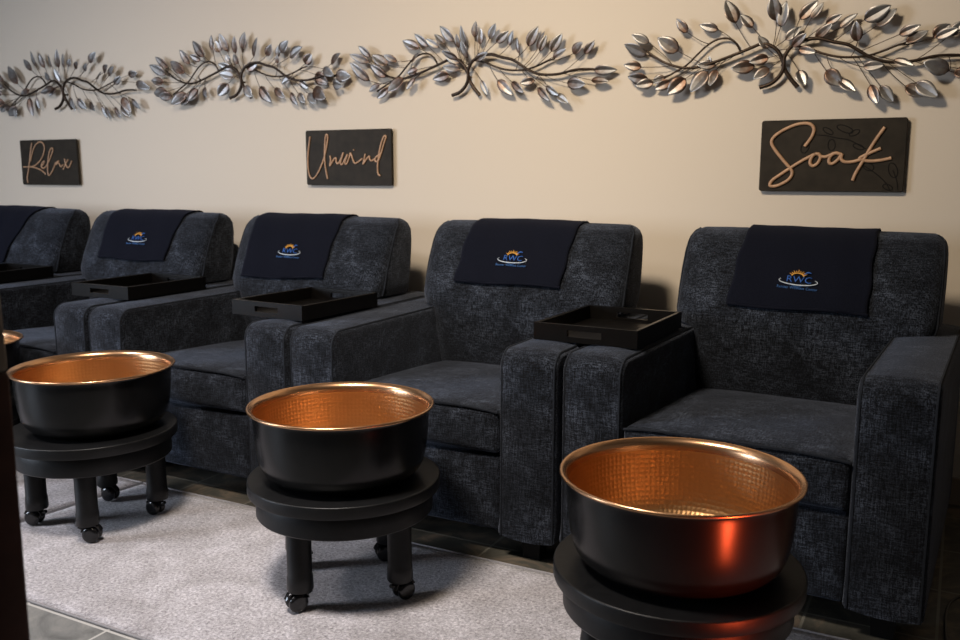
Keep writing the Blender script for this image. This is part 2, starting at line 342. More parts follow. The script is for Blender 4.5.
LEAVES2= [(-0.3568, 0.1468, -0.4239, 0.1949, 0.0344), (-0.3732, 0.118, -0.4624, 0.1622, 0.0445), (-0.2546, 0.1171, -0.334, 0.1701, 0.0487), (-0.2246, 0.1545, -0.2778, 0.2157, 0.0387), (-0.1495, 0.1649, -0.1975, 0.1916, 0.0336), (-0.1286, 0.1781, -0.1937, 0.2472, 0.0478), (-0.0871, 0.2043, -0.0963, 0.2665, 0.0332), (-0.0419, 0.1921, -0.065, 0.2408, 0.0425), (-0.0028, 0.1945, -0.0373, 0.2672, 0.0423), (0.0415, 0.1825, 0.0455, 0.2523, 0.0318), (0.0807, 0.1988, 0.097, 0.2655, 0.0391), (0.1416, 0.1627, 0.1887, 0.2335, 0.0417), (0.2098, 0.1634, 0.2425, 0.2072, 0.0367), (0.2705, 0.1554, 0.2786, 0.2004, 0.0292), (0.2894, 0.1725, 0.3391, 0.2147, 0.0454), (0.3364, 0.1516, 0.4085, 0.1834, 0.0498), (0.4119, 0.1204, 0.4483, 0.1587, 0.0449), (0.5383, 0.1136, 0.5956, 0.1457, 0.0443), (0.2752, 0.1277, 0.2745, 0.1643, 0.0219), (0.0187, 0.1207, -0.0538, 0.1472, 0.0359), (0.0988, 0.1138, 0.1527, 0.1361, 0.0421), (0.0297, 0.089, -0.0409, 0.1018, 0.0425), (-0.0042, 0.062, -0.0593, 0.0165, 0.0523), (0.0851, 0.0487, 0.1268, -0.0001, 0.0424), (0.1728, 0.0403, 0.2316, -0.0226, 0.0541), (0.2464, 0.0307, 0.303, -0.0094, 0.037), (0.3303, 0.0107, 0.3701, -0.0394, 0.0385), (0.3778, 0.0043, 0.4176, -0.0337, 0.0365), (0.4249, 0.0024, 0.4757, -0.0402, 0.0408), (0.4547, 0.0193, 0.5258, -0.0239, 0.0587), (0.3329, 0.07, 0.2838, 0.0494, 0.0365), (0.3798, 0.0542, 0.4199, 0.0253, 0.0363), (0.4568, 0.0777, 0.5188, 0.039, 0.0583), (0.4979, 0.098, 0.5595, 0.0683, 0.0401), (0.5595, 0.0683, 0.6376, 0.0602, 0.055), (0.5527, 0.0331, 0.6066, 0.029, 0.0401), (-0.3829, 0.0837, -0.4564, 0.095, 0.0397), (-0.3648, 0.0431, -0.4466, 0.0384, 0.0497), (-0.3311, 0.022, -0.4089, 0.0249, 0.0446), (-0.2472, 0.0286, -0.3267, -0.013, 0.054), (-0.227, 0.0229, -0.2782, -0.0176, 0.0441), (-0.1777, 0.0454, -0.2222, -0.0067, 0.0583), (-0.1434, 0.0537, -0.1262, 0.0094, 0.0387), (-0.1591, 0.0815, -0.1629, 0.1049, 0.0242), (0.0583, 0.1393, 0.0285, 0.1785, 0.0328), (0.0076, 0.1515, -0.0101, 0.1808, 0.0283)]
LEAVES1= [(-0.251, 0.1276, -0.3239, 0.2179, 0.0489), (-0.1371, 0.1858, -0.1946, 0.2446, 0.0311), (-0.1112, 0.2067, -0.1433, 0.2787, 0.0368), (-0.0546, 0.1964, -0.0869, 0.2643, 0.0366), (0.0026, 0.1971, -0.019, 0.2567, 0.0364), (0.0472, 0.1912, 0.0602, 0.2774, 0.0304), (0.0918, 0.1889, 0.0878, 0.2541, 0.0289), (0.1202, 0.1946, 0.146, 0.2292, 0.0273), (0.1684, 0.1813, 0.2043, 0.2116, 0.0322), (0.2269, 0.1676, 0.2574, 0.2016, 0.0285), (0.2684, 0.2046, 0.3228, 0.2474, 0.0389), (0.3542, 0.1577, 0.3986, 0.1835, 0.0422), (0.3943, 0.1382, 0.4444, 0.1742, 0.0386), (0.3025, 0.1177, 0.3384, 0.1585, 0.0284), (0.427, 0.098, 0.4768, 0.1342, 0.0316), (0.5178, 0.1357, 0.5771, 0.1432, 0.0346), (0.5652, 0.0989, 0.6527, 0.071, 0.0414), (0.5387, 0.027, 0.5956, -0.0167, 0.0348), (0.4682, 0.0401, 0.5183, -0.0318, 0.0435), (0.4596, 0.0017, 0.5116, -0.0492, 0.0352), (0.4175, -0.0039, 0.4596, -0.0548, 0.0319), (0.3546, -0.0019, 0.4024, -0.0532, 0.0321), (0.3288, 0.0061, 0.3603, -0.0521, 0.025), (0.25, 0.0231, 0.2997, -0.0181, 0.0345), (0.1699, 0.0404, 0.2254, -0.0049, 0.0435), (0.1155, 0.0497, 0.1535, -0.01, 0.0291), (0.0567, 0.1251, 0.0356, 0.1881, 0.0364), (-0.0101, 0.1355, -0.0515, 0.1742, 0.033), (0.0083, 0.0979, -0.08, 0.0793, 0.044), (0.0201, 0.1011, -0.03, 0.0625, 0.0293), (-0.1818, 0.0607, -0.1629, -0.0266, 0.0451), (-0.1286, 0.0625, -0.112, 0.0057, 0.0284), (-0.1714, 0.0979, -0.2328, 0.0815, 0.0299), (-0.2829, 0.0188, -0.3552, -0.0212, 0.0457), (-0.3071, 0.0196, -0.2892, -0.0307, 0.0382), (-0.3732, 0.0294, -0.4081, -0.0003, 0.0346), (-0.3568, 0.1468, -0.4239, 0.1949, 0.0344), (-0.3732, 0.118, -0.4624, 0.1622, 0.0445), (-0.3829, 0.0837, -0.4564, 0.095, 0.0397), (-0.3648, 0.0431, -0.4466, 0.0384, 0.0497), (-0.3311, 0.022, -0.4089, 0.0249, 0.0446)]

# ------------------------------------------------------------------ the room
def slab(name, x0, x1, y0, y1, z0, z1, mat):
    bm = bmesh.new(); box(bm, x0, x1, y0, y1, z0, z1)
    return tag(obj(name, bm, mat, smooth=False), kind='structure')
FZ = -.008
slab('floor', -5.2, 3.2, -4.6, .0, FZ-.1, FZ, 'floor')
slab('wall_back', -5.2, 3.2, 0, .1, FZ-.1, 2.5, 'wall')
slab('wall_left', -5.3, -5.2, -4.6, .1, FZ-.1, 2.5, 'side')
slab('wall_right', 3.2, 3.3, -4.6, .1, FZ-.1, 2.5, 'side')
slab('wall_front', -5.3, 3.3, -4.7, -4.6, FZ-.1, 2.5, 'side')
slab('ceiling', -5.3, 3.3, -4.7, .1, 2.5, 2.6, 'ceil')
slab('baseboard_back', -5.2, 3.2, -.012, 0, FZ, .075, 'trim')

# ------------------------------------------------------------------ recliner
PITCH, AW = .86, .166
YF = -1.016
ARM_Z = .555

def arm_profile():
    r = .046
    p = [(YF, .055)]
    p += [(YF, .055+(ARM_Z-r-.055)*k/8) for k in range(1, 9)]
    p += [(YF+r-r*cos(a), ARM_Z-r+r*sin(a)) for a in [pi/2*k/6 for k in range(1, 7)]]
    p += [(YF+r+(-.13-YF-r)*k/8, ARM_Z) for k in range(1, 8)]
    p += [(-.16, ARM_Z-.003), (-.135, ARM_Z-.016), (-.125, ARM_Z-.045), (-.125, .30), (-.125, .055)]
    return p
def normals(P):
    N = len(P); out = []
    for i in range(N):
        a, b = P[(i-1) % N], P[(i+1) % N]
        d = Vector((b[0]-a[0], b[1]-a[1]))
        if d.length < 1e-9: d = Vector((0, 1))
        d.normalize(); out.append(Vector((-d.y, d.x)))
    return out
def arm_mesh(x0, w):
    bm = bmesh.new(); P = arm_profile(); NN = normals(P); rho = .014
    cs = []
    for k in range(5):
        a = pi/2*k/4; cs.append((rho*(1-cos(a)), -rho*(1-sin(a))))
    mid = [(rho+(w-2*rho)*k/8, .006*sin(pi*k/8)) for k in range(1, 8)]
    cs = cs+mid+[(w-x, o) for x, o in cs[::-1]]
    rings = []
    for (x, o) in cs:
        rings.append([bm.verts.new((x0+x, p[0]+n.x*o, p[1]+n.y*o)) for p, n in zip(P, NN)])
    for A, B in zip(rings, rings[1:]):
        for i in range(len(P)):
            j = (i+1) % len(P); bm.faces.new((A[i], A[j], B[j], B[i]))
    bm.faces.new(rings[0][::-1]); bm.faces.new(rings[-1])
    return bm
def arm_piping(x):
    bm = bmesh.new(); P = arm_profile()[:22]; NN = normals(arm_profile())[:22]
    tube(bm, [(x, p[0]+n.x*-.002, p[1]+n.y*-.002) for p, n in zip(P, NN)], .0034, 6)
    return bm

# back cushion: front and rear edge by height (y), half width by height
XC = .449
FR = [(.335, -.415), (.40, -.44), (.47, -.462), (.54, -.468), (.60, -.462), (.66, -.444), (.72, -.416), (.77, -.386), (.80, -.362), (.82, -.338), (.832, -.310), (.837, -.285)]
BK = [(.335, -.22), (.55, -.22), (.60, -.215), (.66, -.20), (.72, -.195), (.77, -.197), (.80, -.206), (.82, -.222), (.832, -.240), (.837, -.252)]
HW = [(.335, .300), (.554, .300), (.566, .344), (.60, .353), (.70, .354), (.77, .353), (.80, .350), (.818, .344), (.830, .333), (.837, .316)]
XO = [(.335, -.019), (.554, -.019), (.566, 0)]     # the part between the arms sits a little left of the wide top
SN = 5.5
def se(t): return math.copysign(abs(cos(t))**(2/SN), cos(t)), math.copysign(abs(sin(t))**(2/SN), sin(t))
def back_mesh():
    bm = bmesh.new()
    zs = [.335+.215*k/8 for k in range(9)] + [.554, .557, .560, .563, .566, .572, .58, .59] + [.60+.18*k/9 for k in range(10)] + [.79, .80, .808, .815, .82, .825, .829, .832, .835, .837]
    zs = sorted(set(round(z, 4) for z in zs)); rings = []
    K = 72
    for z in zs:
        yf, yb, hw = interp(FR, z), interp(BK, z), interp(HW, z)
        yc, hd = (yf+yb)/2, (yb-yf)/2
        ring = []
        for k in range(K):
            a, b = se(2*pi*k/K)
            x = XC+interp(XO, z)+hw*a; y = yc+hd*b
            w = .004*sin(9*x+3)*sin(23*z+5*x) if z > .4 else 0    # soft unevenness of the filling
            ring.append(bm.verts.new((x, y+w, z)))
        rings.append(ring)
    for A, B in zip(rings, rings[1:]):
        for k in range(K):
            k2 = (k+1) % K; bm.faces.new((A[k], A[k2], B[k2], B[k]))
    # crowned top
    top = rings[-1]; c = sum((v.co for v in top), Vector())/K
    prev = top
    for f, dz in ((.8, .0012), (.5, .002), (.2, .0025)):
        rg = [bm.verts.new((c.x+(v.co.x-c.x)*f, c.y+(v.co.y-c.y)*f, .837+dz)) for v in top]
        for k in range(K):
            k2 = (k+1) % K; bm.faces.new((prev[k], prev[k2], rg[k2], rg[k]))
        prev = rg
    bm.faces.new(prev); bm.faces.new(rings[0][::-1])
    return bm
def back_pt(s, z, dy=.44):
    """a point on the rounded front corner of the back cushion (s=-1 left, 1 right)"""
    yf, yb, hw = interp(FR, z), interp(BK, z), interp(HW, z)
    yc, hd = (yf+yb)/2, (yb-yf)/2
    a = dy
    return Vector((XC+s*hw*(1-a**SN)**(1/SN), yc-hd*a, z))
def make_chair():
    t = empty('recliner', (0, 0, 0))
    for x0, edges in ((.004, (.006, .004+AW-.006)), (.856-AW, (.856-AW+.002, .854))):
        a = obj('arm', arm_mesh(x0, AW-.004), 'fabric', t, angle=50)
        for e in (x0+.008, x0+AW-.004-.008):
            obj('arm_piping', arm_piping(e), 'piping', a)
        bm = bmesh.new()
        cxm = x0+(AW-.004)/2
        # tapered block feet
        for (ya, yb) in ((-.985, -.935), (-.21, -.16)):
            r = bmesh.ops.create_cube(bm, size=1)
            for v in r['verts']:
                k = 1 if v.co.z > 0 else .82
                v.co = Vector((cxm+.028*(1 if v.co.x > 0 else -1)*k, (ya+yb)/2+.026*(1 if v.co.y > 0 else -1)*k, .058 if v.co.z > 0 else FZ))
            f = obj('foot', bm, 'foot', t, smooth=False); bm = bmesh.new()
        bm.free()
    # seat cushion
    bm = bmesh.new()
    def puff(u, v, w, co):
        d = Vector((0, 0, 0))
        e = max(0, 1-u**4)*max(0, 1-v**4)
        d.z += .004 - .016*(v+1)*(w+1)/2*.9
        if w > 0: d.z += .020*e*w + .004*sin(5*u+1)*sin(4*v)*e
        if v < -.6: d.y -= .012*(1-u**2)*(1-w*w)*(-v-.6)/.4
        return d
    rbox(bm, AW+.003, PITCH-AW-.003, -1.018, -.40, .270, .390, .018, (18, 18, 6), puff)
    seat = obj('seat_cushion', bm, 'fabric', t, angle=60)
    bm = bmesh.new()
    n = 24; pts = []
    for k in range(n+1):
        u = -1+2*k/n
        pts.append((AW+.006+(PITCH-2*AW-.012)*k/n, -1.017-.003*(1-u*u), .387+.010*(1-u**4)))
    tube(bm, pts, .0034, 6); obj('seat_piping', bm, 'piping', seat)
    # front panel below the seat (the folded leg rest)
    bm = bmesh.new()
    def puff2(u, v, w, co):
        return Vector((0, -.007*(1-u**4)*(1-w*w), 0)) if v < -.9 else Vector()
    rbox(bm, AW+.002, PITCH-AW-.002, -1.006, -.90, .062, .268, .010, (14, 3, 8), puff2)
    obj('leg_rest', bm, 'fabric', t, angle=60)
    bm = bmesh.new(); box(bm, AW+.004, PITCH-AW-.004, -.93, -.14, .075, .30, .006)
    obj('seat_base', bm, 'fabric', t, angle=40)
    b = obj('backrest', back_mesh(), 'fabric', t, angle=70)
    for s in (-1, 1):
        bm = bmesh.new()
        zz = [.572+.225*k/16 for k in range(17)]
        pts = [back_pt(s, z, .62) for z in zz]
        q = back_pt(s, .81, .55); pts.append(q); pts.append(back_pt(s, .825, .5)); pts.append(back_pt(s, .833, .42))
        tube(bm, pts, .0036, 6); obj('back_piping', bm, 'piping', b)
    # top seam line of the rear shell
    bm = bmesh.new(); box(bm, .19, .70, -.235, -.09, .08, .70, .02, 3)
    obj('back_shell', bm, 'fabric', t, angle=40)
    return t

chair_labels = [
    'dark charcoal armchair nearest the camera, under the Soak sign',
    'charcoal armchair behind the middle copper basin, second from the right',
    'slate armchair directly below the Unwind sign, third from the right',
    'slate blue armchair behind the left copper basin, fourth from the right',
    'slate blue armchair at the left edge of the photo, below the Relax sign']
# the nearest chair stands a little askew, turned about the middle of its front
NA = R(-2.5); _p = Vector((.43, YF, 0))
NEAR = (_p-Matrix.Rotation(NA, 3, 'Z')@_p-Vector((.008, 0, 0)), (0, 0, NA))
chair0 = make_chair()
chairs = []
for i, lb in enumerate(chair_labels):
    c = chair0 if i == 0 else copy_tree(chair0)
    c.location = (-PITCH*i, 0, 0); c.rotation_euler = (0, 0, 0)
    if i == 0: c.location, c.rotation_euler = NEAR
    tag(c, lb, 'armchair', 'row of reclining armchairs along the wall'); chairs.append(c)

# two chairs differ a little from the rest: a fuller right arm, a fuller back
arms = [c for c in chairs[0].children if c.name.split('.')[0] == 'arm']
arms[1].scale.z = 1.034
for c in chairs[1].children:
    if c.name.split('.')[0] == 'backrest': c.scale.x = 1.02

# ------------------------------------------------------------------ towels with embroidered emblem
def drape_path():
    """centre line (y,z) of the cushion from low on the front, over the top, down behind"""
    p = [(y, z) for z, y in FR if z > .56]
    p += [(-.265, .8385)]
    p += [(y, z) for z, y in BK[::-1] if .70 < z < .838]
    return catmull([(0, y, z) for y, z in p], 6)
DP = drape_path()
DL = [0]
for a, b in zip(DP, DP[1:]): DL.append(DL[-1]+(b-a).length)
def dpt(s):
    for i in range(len(DL)-1):
        if s <= DL[i+1] or i == len(DL)-2:
            t = (s-DL[i])/(DL[i+1]-DL[i]); p = DP[i].lerp(DP[i+1], t); d = (DP[i+1]-DP[i]).normalized()
            return p, Vector((0, -d.z, d.y))      # outward normal
def s_of_z(z):
    for i in range(len(DP)-1):
        if DP[i].z <= z <= DP[i+1].z: return DL[i]+(z-DP[i].z)/(DP[i+1].z-DP[i].z)*(DL[i+1]-DL[i])
    return 0
def drape(x, s, off):
    p, n = dpt(s)
    z = min(p.z, .835); hw = interp(HW, z); u = min(.97, abs(x-XC)/max(hw, .2))
    yf, yb = interp(FR, z), interp(BK, z); hd = (yb-yf)/2
    ins = hd*(1-(1-u**SN)**(1/SN))
    sg = 1 if n.y < 0 else -1
    w = .004*sin(9*x+3)*sin(23*z+5*x)
    return Vector((x, p.y+ins*sg*min(1, abs(n.y)*1.4)+w, p.z))+n*off, n
def make_towel(i, top, bot, seed, logo, rot=0):
    (xl0, xr0), (xl1, zl, xr1, zr) = top, bot
    ox = -PITCH*i
    O = Vector((XC, -.3, .835)); t = empty('towel', (ox+XC, -.3, .835))
    if i == 0: t.location = Matrix.Rotation(NA, 3, 'Z')@O+NEAR[0]; t.rotation_euler = NEAR[1]
    r = random.Random(seed); ph = [r.uniform(0, 6) for _ in range(4)]
    bm = bmesh.new(); NX, NS = 40, 56
    sl, sr = s_of_z(zl), s_of_z(zr); s1 = DL[-1]-.01
    stop = s_of_z(.832)
    g = []
    for b in range(NS+1):
        row = []
        for a in range(NX+1):
            u = a/NX; s0 = sl+(sr-sl)*u+.003*sin(7*u+ph[0])
            s = s0+(s1-s0)*b/NS
            k = min(1, max(0, (s-s0)/(stop-s0)))
            x = (xl1+(xr1-xl1)*u)*(1-k)+(xl0+(xr0-xl0)*u)*k
            x += .0025*sin(14*k+ph[1])*(abs(2*u-1)**3)
            off = .0078*(1-.3*k)+.0016*sin(9*u*2+ph[2]+3*k)*(1-.6*k)+.0012*sin(11*k+5*u+ph[3])
            if b == 0: off += .0005
            co, n = drape(x, s, off); row.append(bm.verts.new(co-O))
        g.append(row)
    for b in range(NS):
        for a in range(NX):
            bm.faces.new((g[b][a], g[b][a+1], g[b+1][a+1], g[b+1][a]))
    cl = obj('cloth', bm, 'towel', t, angle=None)
    so = cl.modifiers.new('thickness', 'SOLIDIFY'); so.thickness = .0045; so.offset = -1 if False else 0
    # hems
    bm = bmesh.new()
    tube(bm, [v for v in [Vector(drape((xl1+(xr1-xl1)*a/NX), (sl+(sr-sl)*a/NX)+.003*sin(7*a/NX+ph[0])+.001, .009)[0])-O for a in range(NX+1)]], .0036, 6)
    obj('hem', bm, 'towel', t)
    if logo:
        lx, lz = logo; ls = s_of_z(lz)
        def mp(u, v, h=.0130):
            u, v = u*.86, v*.86; uu, vv = u*cos(rot)-v*sin(rot), u*sin(rot)+v*cos(rot)
            return drape(lx+uu, ls+vv, h)[0]-O
        make_emblem(mp, t)
    return t

def text_mesh(body, size, mp, ext, name, mat, parent, cx, cy, sx=1.0, shear=0):
    cu = bpy.data.curves.new('lettering', 'FONT'); cu.body = body; cu.size = size; cu.align_x = 'CENTER'; cu.align_y = 'CENTER'; cu.shear = shear
    cu.resolution_u = 2; cu.offset = -size*.006
    tmp = bpy.data.objects.new('lettering', cu)
    COL.objects.link(tmp)
    dg = bpy.context.evaluated_depsgraph_get(); dg.update()
    me = bpy.data.meshes.new_from_object(tmp.evaluated_get(dg))
    bpy.data.objects.remove(tmp); bpy.data.curves.remove(cu)
    for v in me.vertices: v.co = mp(cx+v.co.x*sx, cy+v.co.y)
    me.materials.clear()
    o = link(name, me, mat, parent, smooth=False)
    so = o.modifiers.new('thickness', 'SOLIDIFY'); so.thickness = .0012; so.offset = 0
    return o

def make_emblem(mp, parent):
    e = None
    # white orbit ring
    def stroke(name, pts, r, mat, par, closed=False):
        bm = bmesh.new(); tube(bm, [mp(*p) for p in pts], r, 6, closed=closed); return obj(name, bm, mat, par)
    ring = []
    for k in range(41):
        a = pi*.86+ (2*pi*.66)*k/40
        ring.append((.060*cos(a), .0125*sin(a)-.004))
    rr = [.0006+.0011*sin(pi*k/40) for k in range(41)]
    bm = bmesh.new(); tube(bm, [mp(*p) for p in ring], rr, 6); e = obj('emblem', bm, 'white', parent)
    # sun: arc + rays
    sun = [(-.004+.019*cos(a), .010+.013*sin(a)) for a in [pi*(.06+.88*k/20) for k in range(21)]]
    o = stroke('sun', sun, .0015, 'orange', e)
    bm = bmesh.new()
    for k in range(9):
        a = pi*(.14+.72*k/8); r0, r1 = .0165, .0235 if k % 2 else .026
        tube(bm, [mp(-.004+r0*1.2*cos(a), .010+r0*.95*sin(a)), mp(-.004+r1*1.15*cos(a), .010+r1*.95*sin(a))], [.0016, .0005], 6)
    obj('sun_ray', bm, 'orange', e)
    text_mesh('RWC', .030, mp, 0, 'initials', M['blue'], e, .002, .001, 1.15)
    stroke('swoosh', [(.012+.024*k/12, .016+.006*sin(pi*k/12)+.0008*k) for k in range(13)], [.0006+.0018*sin(pi*k/12) for k in range(13)], 'blue', e)
    stroke('tail', [(-.022+.040*k/12, -.013-.010*sin(pi*k/12*.9)) for k in range(13)], .0009, 'lblue', e)
    text_mesh('Rentier Wellness Center', .0125, mp, 0, 'caption', M['lblue'], e, 0, -.0265, 1.0)

towel_data = [
    (0, (.280, .628), (.258, .629, .633, .626), (.447, .702), -.05, 'navy towel with RWC emblem over the nearest armchair, below the Soak sign'),
    (1, (.255, .632), (.240, .646, .621, .645), (.441, .721), -.01, 'navy towel with RWC emblem on the armchair behind the middle copper basin'),
    (2, (.162, .566), (.181, .612, .568, .625), (.392, .709), .0, 'navy towel with RWC emblem on the armchair below the Unwind sign'),
    (3, (.215, .640), (.245, .648, .630, .650), (.452, .728), .0, 'navy towel with RWC emblem over the back of the armchair behind the left copper basin'),
    (4, (.170, .580), (.170, .607, .505, .602), (.36, .70), .0, 'navy towel over the armchair at the left edge, no emblem in view')]
for (i, tp, bt, lg, ro, lb) in towel_data:
    tag(make_towel(i, tp, bt, 11+i, lg if i < 4 else None, ro), lb, 'towel', 'navy towels over the chair backs')

# ------------------------------------------------------------------ trays on the arms
TW, TD, TH = .29, .37, .046
def make_tray():
    t = empty('serving_tray', (0, 0, 0))
    bm = bmesh.new(); box(bm, -TW/2+.004, TW/2-.004, -TD/2+.004, TD/2-.004, 0, .007, .001, 1); obj('tray_base', bm, 'tray', t, smooth=False)
    wt = .011
    for s in (-1, 1):
        bm = bmesh.new(); x = s*(TW/2-wt/2); box(bm, x-wt/2, x+wt/2, -TD/2+wt, TD/2-wt, 0, TH, .0012, 1); obj('side_wall', bm, 'tray', t, smooth=False)
    for s in (-1, 1):
        bm = bmesh.new(); y = s*(TD/2-wt/2); y0, y1 = y-wt/2, y+wt/2
        sl, z0, z1 = .048, .015, .032            # hand slot
        # frame of the end wall around the slot, as one ring of faces
        xs = [-TW/2, -sl, sl, TW/2]; zs = [0, z0, z1, TH]
        vg = {}
        for yy in (y0, y1):
            for a in range(4):
                for b in range(4): vg[(yy, a, b)] = bm.verts.new((xs[a], yy, zs[b]))
        for yy in (y0, y1):
            for a in range(3):
                for b in range(3):
                    if a == 1 and b == 1: continue
                    bm.faces.new((vg[yy, a, b], vg[yy, a+1, b], vg[yy, a+1, b+1], vg[yy, a, b+1]))
        def br(l):
            for (a, b), (c, d) in zip(l, l[1:]+l[:1]): bm.faces.new((vg[y0, a, b], vg[y0, c, d], vg[y1, c, d], vg[y1, a, b]))
        br([(0, 0), (1, 0), (2, 0), (3, 0), (3, 1), (3, 2), (3, 3), (2, 3), (1, 3), (0, 3), (0, 2), (0, 1)])
        br([(1, 1), (2, 1), (2, 2), (1, 2)])
        obj('end_wall', bm, 'tray', t, smooth=False)
    return t
tray0 = make_tray()
tray_data = [((.012, -.692), R(-1.5), 'black tray on the arms between the two nearest armchairs'),
             ((-1.005, -.742), R(-3.0), 'black tray straddling the arms left of the middle basin, below the Unwind sign'),
             ((-1.838, -.676), R(0), 'black tray on the arms behind the left copper basin'),
             ((-2.70, -.69), R(2), 'black tray on the arms at the left edge of the photo')]
for k, ((x, y), rz, lb) in enumerate(tray_data):
    o = tray0 if k == 0 else copy_tree(tray0)
    o.location = (x, y, ARM_Z+.0065); o.rotation_euler = (0, 0, rz)
    tag(o, lb, 'tray', 'black trays resting across the chair arms')

# ------------------------------------------------------------------ rolling stools and copper basins
SZ = .282
def make_stool():
    t = empty('rolling_stool', (0, 0, 0))
    bm = bmesh.new()
    prof = [(0, SZ-.004), (.12, SZ-.003), (.205, SZ-.002), (.2275, SZ-.001)] + [(.2275+.0035*sin(a), SZ-.0045+.0035*cos(a)) for a in [pi/2*k/4 for k in range(5)]] + [(.231, SZ-.026), (.2295, SZ-.030), (.213, SZ-.032), (.213, SZ-.034)]
    prof += [(0, SZ-.034)]
    lathe(bm, prof, 96); top = obj('stool_top', bm, 'stool', t, angle=35)
    bm = bmesh.new()
    lathe(bm, [(.19, SZ-.034), (.211, SZ-.034), (.2125, SZ-.037), (.2125, SZ-.062), (.2122, SZ-.083), (.210, SZ-.086), (.19, SZ-.086), (.19, SZ-.034)], 96)
    obj('apron', bm, 'stool', t, angle=35)
    for k in range(4):
        a = pi/4+pi/2*k
        x, y = .164*cos(a), .164*sin(a)
        bm = bmesh.new()
        lathe(bm, [(0, SZ-.036), (.0285, SZ-.036), (.0285, .088), (.030, .084), (.031, .054), (.0295, .050), (0, .050)], 28, cx=x, cy=y)
        leg = obj('leg', bm, 'stool', t, angle=35)
        # swivel castor: stem, hood, twin wheels
        bm = bmesh.new(); lathe(bm, [(0, .06), (.008, .06), (.008, .044), (0, .044)], 14, cx=x, cy=y)
        cst = obj('castor', bm, 'steel', leg, angle=35)
        sw = a+.9+1.7*k
        ax = Vector((cos(sw), sin(sw), 0)); fw = Vector((-sin(sw), cos(sw), 0))
        ctr = Vector((x, y, .0235))+fw*.010
        for s in (-1, 1):
            bm = bmesh.new()
            pr = [(0, -.0085), (.012, -.0088), (.019, -.0078), (.0225, -.004), (.0232, 0), (.0225, .004), (.019, .0078), (.012, .0088), (0, .0085)]
            lathe(bm, pr, 28)
            rot = Vector((0, 0, 1)).rotation_difference(ax).to_matrix().to_4x4()
            bmesh.ops.transform(bm, matrix=Matrix.Translation(ctr+ax*s*.0115)@rot, verts=bm.verts[:])
            obj('wheel', bm, 'caster', cst, angle=50)
        bm = bmesh.new()           # hood
        pts = [ctr+Vector((0, 0, 1))*(.0275*sin(b))+fw*(.0275*cos(b)) for b in [R(20)+R(150)*k2/10 for k2 in range(11)]]
        tube(bm, pts, .0105, 10, flat=((0, 0, 1), .35))
        tube(bm, [ctr-fw*.022+Vector((0, 0, .012)), ctr-fw*.038+Vector((0, 0, .018))], [.006, .005], 8)
        obj('hood', bm, 'caster', cst, angle=50)
    return t
BR_, BZ = .222, .178       # rim radius, basin height
def make_basin():
    t = empty('copper_basin', (0, 0, 0))
    H = BZ
    out = [(0, 0), (.10, 0), (.135, .001), (.158, .005), (.175, .013), (.188, .026), (.1965, .044), (.203, .075), (.2065, .110), (.2085, .140), (.2095, H-.014), (.2115, H-.009)]
    inn = [(.2165, H-.003)]
    inn += [(.2185+.0035*cos(a), H-.0035+.0035*sin(a)) for a in [R(-60)+R(150)*k/6 for k in range(7)]]
    inn += [(.2162, H-.0012), (.2115, H-.004), (.2080, H-.0085), (.2062, H-.015), (.2055, H-.024)]
    op = catmull([(r, 0, z) for r, z in out], 3); op = [(max(p.x, 0), p.z) for p in op]
    bm = bmesh.new(); lathe(bm, op, 96); obj('outer_shell', bm, 'pan', t, angle=60)
    rim = [op[-1]]+inn
    bm = bmesh.new(); lathe(bm, rim, 96); rm = obj('rim', bm, 'rimcopper', t, angle=60)
    il = [(.2055, H-.024), (.2035, .120), (.199, .080), (.192, .046), (.180, .024), (.160, .013), (.130, .009), (.09, .008), (.04, .008), (0, .008)]
    ip = catmull([(r, 0, z) for r, z in il], 4); ip = [(max(p.x, 0), p.z) for p in ip]
    bm = bmesh.new(); lathe(bm, ip, 96, uvscale=(2*pi*.195/.0098, 1/.0098)); lin = obj('hammered_lining', bm, 'copper', t, angle=60)
    tag(rm, 'smooth polished copper rim'); tag(lin, 'hammered copper lining')
    return t
m, nt, b = new_mat('smooth_copper'); b.inputs['Base Color'].default_value = (.66, .385, .21, 1); b.inputs['Metallic'].default_value = 1; b.inputs['Roughness'].default_value = .27; M['rimcopper'] = m

spots = [((.4275, -1.456), .70, 'lower right, in front of the nearest armchair'),
         ((-.4265, -1.342), .66, 'in the middle of the rug'),
         ((-1.308, -1.328), .0, 'at the left, its four castors in view'),
         ((-2.05, -1.29), .3, '')]
stool0 = make_stool(); basin0 = make_basin()
sl = ['round black stool at the lower right corner, under the nearest copper basin',
      'round black stool on castors under the middle copper basin',
      'round black stool on castors under the left copper basin, four legs in view',
      'round black stool under the copper basin cut off by the left edge']
bl = ['black basin with hammered copper inside, nearest the camera with a red glint',
      'black basin with hammered copper inside, the middle one',
      'black basin with hammered copper inside, on the left stool with four castors in view',
      'copper lined black basin mostly hidden behind the post at the left edge']
for k, ((x, y), rz, _) in enumerate(spots):
    s_ = stool0 if k == 0 else copy_tree(stool0); b_ = basin0 if k == 0 else copy_tree(basin0)
    dx, dy, dr = ((0, 0, 0), (.002, .004, .05), (-.004, -.013, -.06), (0, 0, 0))[k]
    s_.location = (x+dx, y+dy, 0); s_.rotation_euler = (0, 0, rz+dr)
    b_.location = (x, y, SZ-.0015); b_.rotation_euler = (0, 0, rz*1.3)
    tag(s_, sl[k], 'stool', 'round black rolling stools'); tag(b_, bl[k], 'basin', 'copper lined foot basins')

